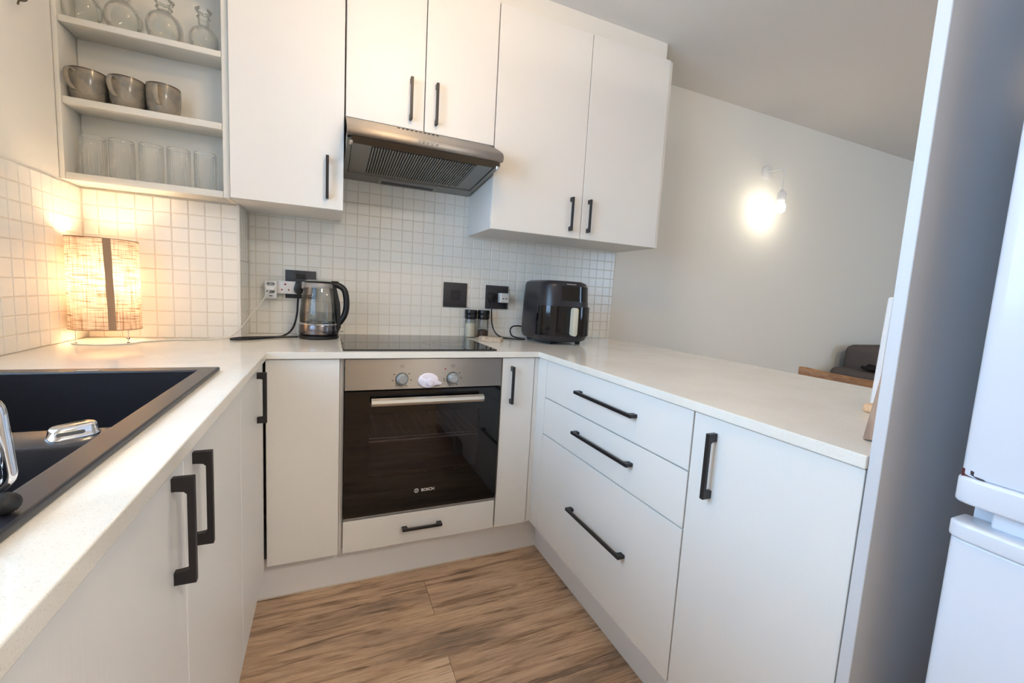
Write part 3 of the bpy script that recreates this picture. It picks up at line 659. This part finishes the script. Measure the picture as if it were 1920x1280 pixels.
tag(tube('power_cord', [(KX-.082, KY+.012, ZC+.0045), (-.26, -.175, ZC+.004), (-.34, -.195, ZC+.004), (-.385, -.235, ZC+.004), (-.39, -.262, ZC+.004), (-.35, -.262, ZC+.004), (-.28, -.205, ZC+.004), (-.225, -.135, ZC+.006), (-.195, -.085, .93), (-.180, -.060, .985), (-.176, -.056, 1.04), (-.174, -.054, 1.082)], .0042, 'black', None, k=8), 'black kettle cord looping along the worktop to its plug', 'cord')

# ------------------------------------------------------------------ sockets and plugs
def plate(x0, x1, z0, z1, nm, lab, cat):
    r = thing(nm, lab, cat, ((x0+x1)/2, 0, (z0+z1)/2)); box('face_plate', (x0, x1, -.013, -.004, z0, z1), 'plate', r, .002, 2); return r
r = plate(-.228, -.104, 1.060, 1.184, 'wall_socket', 'charcoal wall socket plate behind the kettle', 'socket')
box('switch_rocker', (-.185, -.147, -.0145, -.012, 1.148, 1.168), 'black', r, .0008)
r = plate(.486, .610, 1.050, 1.175, 'wall_switch', 'charcoal square switch plate with one centre rocker', 'switch')
box('rocker', (.524, .572, -.0165, -.012, 1.088, 1.136), 'fryer', r, .0025)
r = plate(.714, .842, 1.050, 1.173, 'wall_socket', 'charcoal wall socket plate above the wooden block', 'socket')
# multiway adapter
r = thing('multiway_adapter', 'white multiway plug adapter with round red shuttered holes', 'adapter', (-.22, -.02, 1.106))
box('body', (-.262, -.120, -.040, -.0145, 1.079, 1.134), 'white', r, .003, 2)
for x, z, s in ((-.226, 1.120, .0042), (-.239, 1.096, .0034), (-.213, 1.096, .0034)): lathe('socket_hole', [(0, .0004), (s, .0004), (s, 0)], 'red', r, n=16, xf=FRONT(x, -.040, z))
r = thing('usb_adapter', 'white travel adapter with two-pin sockets at the end of the multiway', 'adapter', (-.28, -.035, 1.095))
box('body', (-.303, -.256, -.060, -.015, 1.056, 1.133), 'white', r, .005, 3)
for z in (1.119, 1.086):
    prism('socket_recess', [(-.018, 0), (-.012, .0075), (.012, .0075), (.018, 0), (.012, -.0075), (-.012, -.0075)], (1, 0, 0), (0, 0, 1), (0, -1, 0), (-.2795, -.0598, z), 0, .0008, 'grey', r)
    for dx in (-.0095, .0095): lathe('socket_hole', [(0, .0004), (.0026, .0004), (.0026, 0)], 'ink', r, n=14, xf=FRONT(-.2795+dx, -.0606, z))
prism('usb_panel', rrect(.036, .014, .006, 4), (1, 0, 0), (0, 0, 1), (0, -1, 0), (-.2795, -.0598, 1.067), 0, .0008, 'lightprint', r); box('usb_port', (-.285, -.273, -.0610, -.0603, 1.0655, 1.0695), 'ink', r, 0)
tag(prism('plug', rrect(.034, .014, .006, 4), (1, 0, 0), (0, 0, 1), (0, -1, 0), (-.2795, -.0612, 1.099), 0, .016, 'white', None, .002, 40), 'white two-pin lamp plug in the travel adapter', 'plug')
tag(prism('plug', [(-.012, .030), (.014, .030), (.020, .022), (.022, -.012), (.006, -.026), (-.012, -.022), (-.020, -.006)], (1, 0, 0), (0, 0, 1), (0, -1, 0), (-.172, -.041, 1.104), 0, .026, 'black', None, .004, 40, seg=2), 'black kettle plug in the multiway adapter', 'plug')
r = tag(prism('plug', [(-.020, .022), (.020, .022), (.022, -.006), (.010, -.026), (-.010, -.026), (-.022, -.006)], (1, 0, 0), (0, 0, 1), (0, -1, 0), (.744, -.0135, 1.110), 0, .024, 'black', None, .004, 40, seg=2), 'black air fryer plug in the right-hand socket', 'plug')
r = thing('usb_charger', 'white twin-port charger block plugged into the right-hand socket', 'charger', (.80, -.03, 1.11))
box('body', (.780, .832, -.052, -.0135, 1.084, 1.135), 'white', r, .004, 2); box('front_panel', (.789, .829, -.0535, -.0515, 1.087, 1.132), 'lightprint', r, .0008)
for x in (.799, .816): box('usb_port', (x-.005, x+.005, -.0540, -.0533, 1.103, 1.108), 'ink', r, 0)
tag(tube('power_cord', [(.744, -.026, 1.086), (.744, -.03, 1.04), (.748, -.036, .97), (.764, -.05, .925), (.79, -.085, ZC+.005), (.84, -.150, ZC+.005), (.885, -.165, ZC+.005), (.872, -.120, ZC+.006), (.850, -.078, .912), (.848, -.052, .936), (.866, -.036, .957), (.905, -.030, .962), (.945, -.034, .955)], .0038, 'black', None, k=8), 'black air fryer cord looping between socket and fryer', 'cord')

# ------------------------------------------------------------------ grinders, block
def grinder(x, y, lab, fill, h):
    r = thing('grinder', lab, 'grinder', (x, y, ZC), 0, local=True)
    lathe('jar', [(0, .002), (.026, 0), (.0285, .004), (.0285, .085), (.024, .096), (.024, .100)], 'glass', r, n=36)
    lathe('filling', [(0, .004), (.0262, .004), (.0265, h), (.014, h+.006), (0, h+.003)], fill, r, n=30)
    lathe('cap', [(.0245, .094), (.030, .096), (.0315, .104), (.0315, .114), (.0300, .117), (.0320, .121), (.0320, .136), (.0300, .142), (0, .143)], 'black', r, n=40)
grinder(.624, -.050, 'salt grinder with a black cap, full of white salt', 'salt', .070); grinder(.694, -.048, 'pepper grinder with a black cap, a third full of peppercorns', 'pepper', .036)
pts = [(-.058, .004), (-.050, .030), (-.020, .034), (.020, .028), (.056, .030), (.062, .004), (.050, -.026), (.010, -.030), (-.040, -.026)]
ca, sa = math.cos(-.42), math.sin(-.42)
r = thing('wood_slab', 'small split wooden slab lying beside the hob', 'wooden slab', (.668, -.235, ZC))
prism('slab', [(u*ca-v*sa, u*sa+v*ca) for u, v in pts], (1, 0, 0), (0, 1, 0), (0, 0, 1), (.668, -.235, ZC), 0, .022, 'wood_block', r, .002)

# ------------------------------------------------------------------ air fryer
r = thing('air_fryer', 'black air fryer with a cream handle on the worktop', 'air fryer', (1.028, -.205, ZC), 0, local=True)
def loft(name, secs, mt, parent, smooth=45, capt=True):
    bm = bmesh.new(); rings = [[bm.verts.new((x, y, z)) for x, y in rrect(w, d, rad, 8, cx, cy)] for z, w, d, rad, cx, cy in secs]
    for A, B in zip(rings, rings[1:]):
        n = len(A)
        for k in range(n): bm.faces.new((A[k], A[(k+1) % n], B[(k+1) % n], B[k]))
    if capt: bm.faces.new(rings[0][::-1]); bm.faces.new(rings[-1])
    return from_bm(name, bm, mt, parent, smooth)
loft('housing', [(.012, .225, .280, .07, 0, .005), (.022, .262, .318, .085, 0, .004), (.045, .280, .336, .092, 0, .002), (.10, .282, .338, .092, 0, 0), (.19, .274, .330, .09, 0, .003), (.285, .262, .318, .088, 0, .008), (.302, .252, .306, .085, 0, .010), (.311, .216, .268, .075, 0, .012)], 'fryer', r)
for x, y in ((-.08, -.11), (.08, -.11), (-.08, .12), (.08, .12)): lathe('foot', [(0, 0), (.012, 0), (.013, .013), (0, .014)], 'blackmatte', r, (x, y, 0), n=16)
def wrap(name, w, d, rad, cx, cy, z0, z1, a0, a1, mt, taper=0, th=.003):
    """curved sheet following the rounded-rectangle plan between two bearings"""
    o = rrect(w, d, rad, 14, cx, cy); o = [p for p in o+o[:1]]; sel = []
    dense = []
    for p, q in zip(o, o[1:]):
        for k in range(6): dense.append((p[0]+(q[0]-p[0])*k/6, p[1]+(q[1]-p[1])*k/6))
    for p in dense:
        a = math.degrees(math.atan2(p[1]-cy, p[0]-cx)) % 360
        if a0 <= a <= a1: sel.append((a, p))
    sel = [p for a, p in sorted(sel)]; bm = bmesh.new(); R = []
    for x, y in sel:
        n = Vector((x-cx, y-cy)).normalized(); s1 = 1-taper
        R.append([bm.verts.new((x, y, z0)), bm.verts.new((cx+(x-cx)*s1, cy+(y-cy)*s1, z1)), bm.verts.new((cx+(x-cx)*s1-n.x*th, cy+(y-cy)*s1-n.y*th, z1)), bm.verts.new((x-n.x*th, y-n.y*th, z0))])
    for A, B in zip(R, R[1:]):
        for k in range(4): bm.faces.new((A[k], A[(k+1) % 4], B[(k+1) % 4], B[k]))
    bm.faces.new(R[0]); bm.faces.new(R[-1][::-1]); return from_bm(name, bm, mt, r, 40)
dw = wrap('basket_drawer', .288, .344, .093, 0, 0, .045, .188, 203, 337, 'fryer_gloss', .012)
wrap('control_screen', .272, .328, .09, 0, .004, .200, .286, 252, 330, 'fryer_gloss', .030)
hnd = prism('basket_handle', rrect(.026, .136, .011, 6), (1, 0, 0), (0, 0, 1), (0, -1, 0), (.006, -.172, .116), 0, .030, 'cream', dw, .005, 40, label='cream pull handle', seg=2)
box('handle_neck', (-.004, .016, -.180, -.165, .06, .172), 'black', dw, .002)
boxes('maker_mark', [(-.024+.009*i, -.018+.009*i, -.1505, -.1490, .2935, .2965) for i in range(6)], 'lightprint', r)

# ------------------------------------------------------------------ sink
r = thing('sink', 'black granite double-bowl sink with a raised rim', 'sink', (-.55, -1.38, ZC))
SX0, SX1, SY0, SY1 = -.80, -.302, -1.865, -.902; ZR = ZC+.010
B1 = (-.745, -.340, -1.336, -.948); B2 = (-.745, -.340, -1.815, -1.420)
inb = lambda x, y, b: b[0] < x < b[1] and b[2] < y < b[3]
rim = cells('rim', [SX0, B1[0], B1[1], SX1], [SY0, B2[2], B2[3], B1[2], B1[3], SY1], lambda x, y: not inb(x, y, B1) and not inb(x, y, B2) and not (B2[3] < y < B1[2] and B1[0] < x < B1[1]), ZC, ZR, 'z', 'sink', r)
md = rim.modifiers.new('b', 'BEVEL'); md.width = .0035; md.segments = 3; md.limit_method = 'ANGLE'
box('divider', (B1[0]-.004, B1[1]+.004, B2[3], B1[2], ZC-.20, ZR-.016), 'sink', r, .004, 2)
for b in (B1, B2):
    t = .008; zb = ZC-.20
    boxes('bowl', [(b[0]-t, b[0], b[2]-t, b[3]+t, zb, ZC+.004), (b[1], b[1]+t, b[2]-t, b[3]+t, zb, ZC+.004), ((b[0], b[1], b[3], b[3]+t, zb, ZC+.004) if b is B1 else (b[0], b[1], b[2]-t, b[2], zb, ZC+.004)), (b[0]-t, b[1]+t, b[2]-t, b[3]+t, zb-t, zb)], 'sink', r)
    lathe('waste', [(0, .004), (.030, .004), (.040, .002), (.042, 0)], 'chrome', r, ((b[0]+b[1])/2, (b[2]+b[3])/2, zb), n=32)
box('rim_badge', (-.562, -.522, -.943, -.930, ZR, ZR+.0012), 'grey', r, .0004)
# chrome plug lever on the divider
r = thing('sink_plug', 'chrome drain plug with a grip scoop resting on the sink divider', 'sink plug', (-.388, -1.374, ZR-.016), .62, local=True)
secs = [(0, .064, .034, .014), (.003, .063, .033, .014), (.004, .060, .030, .013), (.013, .0585, .0285, .013), (.0155, .056, .026, .012), (.0165, .052, .022, .010)]
bm = bmesh.new(); RR = [[bm.verts.new((x*.88, y*.95, z+(.0015*x/.03+.0012*math.cos(60*x) if z > .01 else 0))) for x, y in rrect(w, d, q, 8)] for z, w, d, q in secs]
for A, B in zip(RR, RR[1:]):
    for k in range(len(A)): bm.faces.new((A[k], A[(k+1) % len(A)], B[(k+1) % len(A)], B[k]))
bm.faces.new(RR[0][::-1]); bm.faces.new(RR[-1]); from_bm('plug_body', bm, 'chrome', r, 60)
prism('grip_scoop', rrect(.030, .0055, .0025, 4), (1, 0, 0), (0, 0, 1), (0, -1, 0), (-.006, -.0138, .0085), 0, .0012, 'steel_light', r, .0008)
# dish rack
r = thing('dish_rack', 'chrome wire dish rack on black ball feet by the sink edge', 'dish rack', (-.50, -1.66, ZR))
for yy in (-1.650, -1.80):
    arc = lambda cx, cz, q, a0, a1: [(cx+q*math.cos(math.radians(a0+(a1-a0)*k/8)), yy, cz+q*math.sin(math.radians(a0+(a1-a0)*k/8))) for k in range(9)]
    tube('frame_loop', [(-.62, yy, .930)]+arc(-.331, .945, .015, -90, 0)+arc(-.336, .998, .016, 0, 90)+[(-.62, yy, 1.014)], .0050, 'chrome', r, n=12, k=0)
    for x in (-.318, -.62): lathe('ball_foot', [(0, 0)]+[(.0115*math.sin(PI*k/8), .0098-.0098*math.cos(PI*k/8)) for k in range(1, 8)]+[(0, .0196)], 'blackmatte', r, (x, yy-.007, ZR), n=24)
for i in range(8): tube('cross_wire', [(-.60+.032*i, -1.80, .934), (-.60+.032*i, -1.650, .934)], .0022, 'chrome', r, k=0)

# ------------------------------------------------------------------ fridge
r = thing('fridge', 'white two-door fridge freezer with chipped lower corner, beside the tall panel', 'fridge', (1.12, -2.17, 0))
FX, FY = .792, -1.873
box('cabinet_body', (FX+.055, 1.40, FY-.60, FY-.004, .03, 1.85), 'fridge', r, .006, 2)
def fdoor(z0, z1, lip):
    o = [(0, 0), (.012, -.006), (.30, -.012), (.588, -.006), (.60, 0), (.60, .05), (0, .05)]
    d = prism('fridge_door', [(0.0, .012), (.004, .004), (.014, .0), (.30, -.010), (.586, 0), (.596, .004), (.60, .012), (.60, .052), (0, .052)], (0, -1, 0), (1, 0, 0), (0, 0, 1), (FX, FY, 0), z0, z1, 'fridge', r, .004, 30, seg=3)
    return d
up = fdoor(.905, 1.85, 0); lo = fdoor(.05, .812, 0)
for z0, z1, par, dx in ((.866, .9045, up, -.003), (.8125, .838, lo, -.004)):
    prism('door_lip', [(-.002, .010), (.004, .002), (.016, -.002), (.30, -.014), (.584, -.002), (.596, .002), (.602, .010), (.602, .05), (-.002, .05)], (0, -1, 0), (1, 0, 0), (0, 0, 1), (FX+dx, FY, 0), z0, z1, 'fridge', par, .005, 30, seg=3)
box('hinge_block', (FX+.018, FX+.05, FY-.10, FY-.036, .838, .866), 'fridge', r, .002)
box('hinge_block', (FX+.018, FX+.05, FY-.58, FY-.102, .838, .866), 'fridge', r, .002)
boxes('paint_chip', [(FX+.0035, FX+.006, FY-.0135, FY-.003, .902, .915)], 'rust', up)
prism('paint_chip', [(0, .007), (.004, .006), (.007, .002), (.014, -.001), (.016, -.003), (.008, -.003), (0, .001)], (0, -1, 0), (0, 0, 1), (-1, 0, 0), (FX+.0005, FY-.013, .9085), -.001, .0005, mat('chip_dark', (60, 50, 52), .8), up)

# ------------------------------------------------------------------ boards on the peninsula end
r = thing('chopping_board', 'weathered wooden board leaning on the tall panel', 'board', (.97, -1.735, ZC))
prism('board', [(-.0, .0), (.020, .0), (.0, .0)] and [(0, .004), (.022, 0), (-.012, .30), (-.033, .30)], (0, 1, 0), (0, 0, 1), (1, 0, 0), (0, -1.741, ZC), .853, 1.08, 'wood_board', r, .002)
r = thing('display_board', 'white board standing in a pale wooden foot behind the chopping board', 'stand', (1.2, -1.62, ZC))
prism('white_panel', [(-1.589, ZC+.014), (-1.572, ZC+.014), (-1.578, 1.172), (-1.592, 1.172)], (0, 1, 0), (0, 0, 1), (1, 0, 0), (0, 0, 0), 1.16, 1.40, 'white', r, .003); box('wooden_foot', (1.115, 1.43, -1.66, -1.580, ZC, ZC+.020), 'wood_light', r, .006, 3)

# ------------------------------------------------------------------ wall sconce
SX, SZ, SY = 2.73, 2.058, -.14
r = thing('wall_sconce', 'white wall sconce with a bare bulb hanging from a short arm', 'wall lamp', (SX, 0, SZ))
lathe('wall_plate', [(0, .022), (.040, .022), (.046, .018), (.047, 0)], 'white', r, n=40, xf=FRONT(SX+.005, 0, SZ+.012))
tube('arm', [(SX+.005, -.02, SZ+.012), (SX, SY+.01, SZ+.006), (SX, SY, SZ)], .006, 'white', r, k=0)
tube('flex', [(SX, SY, SZ), (SX+.004, SY, SZ-.05), (SX-.003, SY, SZ-.11), (SX, SY, SZ-.135)], .0035, 'white', r)
lathe('bulb_holder', [(0, .075), (.008, .075), (.014, .062), (.026, .055), (.030, .040), (.026, .037), (.028, .020), (.022, 0), (0, 0)], 'white', r, (SX, SY, SZ-.205), n=32)
lathe('bulb', [(0, 0), (.016, .004), (.028, .018), (.031, .036), (.026, .056), (.018, .072), (.016, .082), (0, .082)], 'bulb_sconce', r, (SX, SY, SZ-.285), n=20)

# ------------------------------------------------------------------ ceiling light above the kitchen floor
r = thing('ceiling_light', 'flush two-bulb ceiling light above the kitchen floor', 'ceiling light', (.26, -1.23, HC))
lathe('mount', [(0, -.022), (.085, -.020), (.09, -.014), (.09, -.001)], 'white', r, (.26, -1.23, HC), n=40)
for dx, dy in ((-.05, .03), (.05, -.03)):
    lathe('bulb_holder', [(0, -.055), (.018, -.055), (.020, -.02)], 'white', r, (.26+dx, -1.23+dy, HC), n=20)
    lathe('bulb', [(0, -.135), (.018, -.130), (.028, -.112), (.029, -.095), (.020, -.070), (.014, -.056)], 'bulb_ceiling', r, (.26+dx, -1.23+dy, HC), n=18)

# unseen hall light, added behind the camera to fill fronts and floor
r = thing('ceiling_light', 'unseen round fill light added at the kitchen entrance', 'ceiling light', (.95, -2.95, HC))
lathe('mount', [(0, -.022), (.15, -.022), (.16, -.014), (.16, -.001)], 'white', r, (.95, -2.95, HC), n=40)
lathe('fill_diffuser', [(0, -.075), (.08, -.070), (.13, -.050), (.145, -.022)], mk_emit('hall_fill', (1.0, .93, .82), HALL_FILL_W), r, (.95, -2.95, HC), n=24)
# ------------------------------------------------------------------ living room
r = thing('ceiling_light', 'unseen round fill light added over the living room', 'ceiling light', (3.3, -2.3, HC))  # added lamp out of view, warms and brightens the far wall and ceiling
lathe('mount', [(0, -.022), (.15, -.022), (.16, -.014), (.16, -.001)], 'white', r, (3.3, -2.3, HC), n=40)
lathe('fill_diffuser', [(0, -.075), (.08, -.070), (.13, -.050), (.145, -.022)], mk_emit('living_fill', (1.0, .80, .54), 14.0), r, (3.3, -2.3, HC), n=24)
r = thing('sofa', 'grey fabric sofa against the far wall beyond the peninsula', 'sofa', (4.3, -.5, 0))
box('back_rest', (3.77, 5.25, -.34, -.06, .25, .885), 'fabric', r, .06, 4); box('arm_rest', (3.62, 3.80, -.95, -.06, .12, .705), 'fabric', r, .045, 4); box('arm_rest', (5.24, 5.47, -.95, -.06, .12, .695), 'fabric', r, .045, 4)
for i in range(2): box('seat_cushion', (3.805+.72*i, 4.515+.72*i, -.97, -.33, .26, .46), 'fabric', r, .04, 4)
box('seat_base', (3.64, 5.45, -.93, -.08, .08, .27), 'fabric', r, .02, 2)
for x in (3.70, 5.4):
    for y in (-.88, -.14): lathe('leg', [(0, 0), (.018, 0), (.024, .085), (0, .085)], 'wood_chair', r, (x, y, 0), n=16)
bm = bmesh.new(); n1, n2 = 14, 10; G = []
for i in range(n1):
    row = []
    for j in range(n2):
        u, v = i/(n1-1), j/(n2-1); x = 3.63+.19*u; top = .722 if u < .85 else .722-(u-.85)*.12
        row.append(bm.verts.new((x, -.78+.50*v, top+.012+.010*math.sin(9*u+3*v)+.008*math.sin(13*v))))
    G.append(row)
for i in range(n1-1):
    for j in range(n2-1): bm.faces.new((G[i][j], G[i+1][j], G[i+1][j+1], G[i][j+1]))
ob = from_bm('throw_blanket', bm, 'blanket', None, 80); md = ob.modifiers.new('s', 'SOLIDIFY'); md.thickness = .02; md.offset = 0
tag(ob, 'dark throw draped over the sofa arm', 'blanket')
bm = bmesh.new(); bmesh.ops.create_uvsphere(bm, u_segments=24, v_segments=14, radius=1)
for v in bm.verts:
    x, y, z = v.co; s = lambda t: math.copysign(abs(t)**.55, t); v.co = (s(x)*.21, y*.09, s(z)*.21)
tag(from_bm('cushion', bm, 'pillow', None, 80, None, Matrix.Translation((4.06, -.47, .70)) @ Matrix.Rotation(-.15, 4, 'X')), 'pale grey-green cushion on the sofa', 'cushion')
# dining chair beyond the peninsula
r = thing('dining_chair', 'wooden chair with a curved top rail behind the peninsula', 'chair', (1.98, -1.05, 0))
bm = bmesh.new(); P = [(2.10, -.80, .826), (2.112, -.83, .826), (2.145, -.92, .815), (2.16, -1.05, .811), (2.145, -1.18, .815), (2.112, -1.27, .826), (2.10, -1.30, .826)]
bm_tube(bm, catmull(P, 6), .029, 14, .40); from_bm('top_rail', bm, 'wood_chair', r, 60)
box('seat', (1.70, 2.12, -1.28, -.82, .43, .455), 'wood_chair', r, .012, 3)
for x, y, xt, zt in ((1.72, -.85, 1.73, .43), (1.72, -1.25, 1.73, .43), (2.10, -.84, 2.125, .815), (2.10, -1.26, 2.125, .815)): tube('leg', [(x, y, 0), (xt, y, zt)], [.013, .017], 'wood_chair', r, n=12, k=0)
for y in (-.95, -1.05, -1.15): tube('spindle', [(2.09, y, .45), (2.15, y, .81)], .008, 'wood_chair', r, k=0)
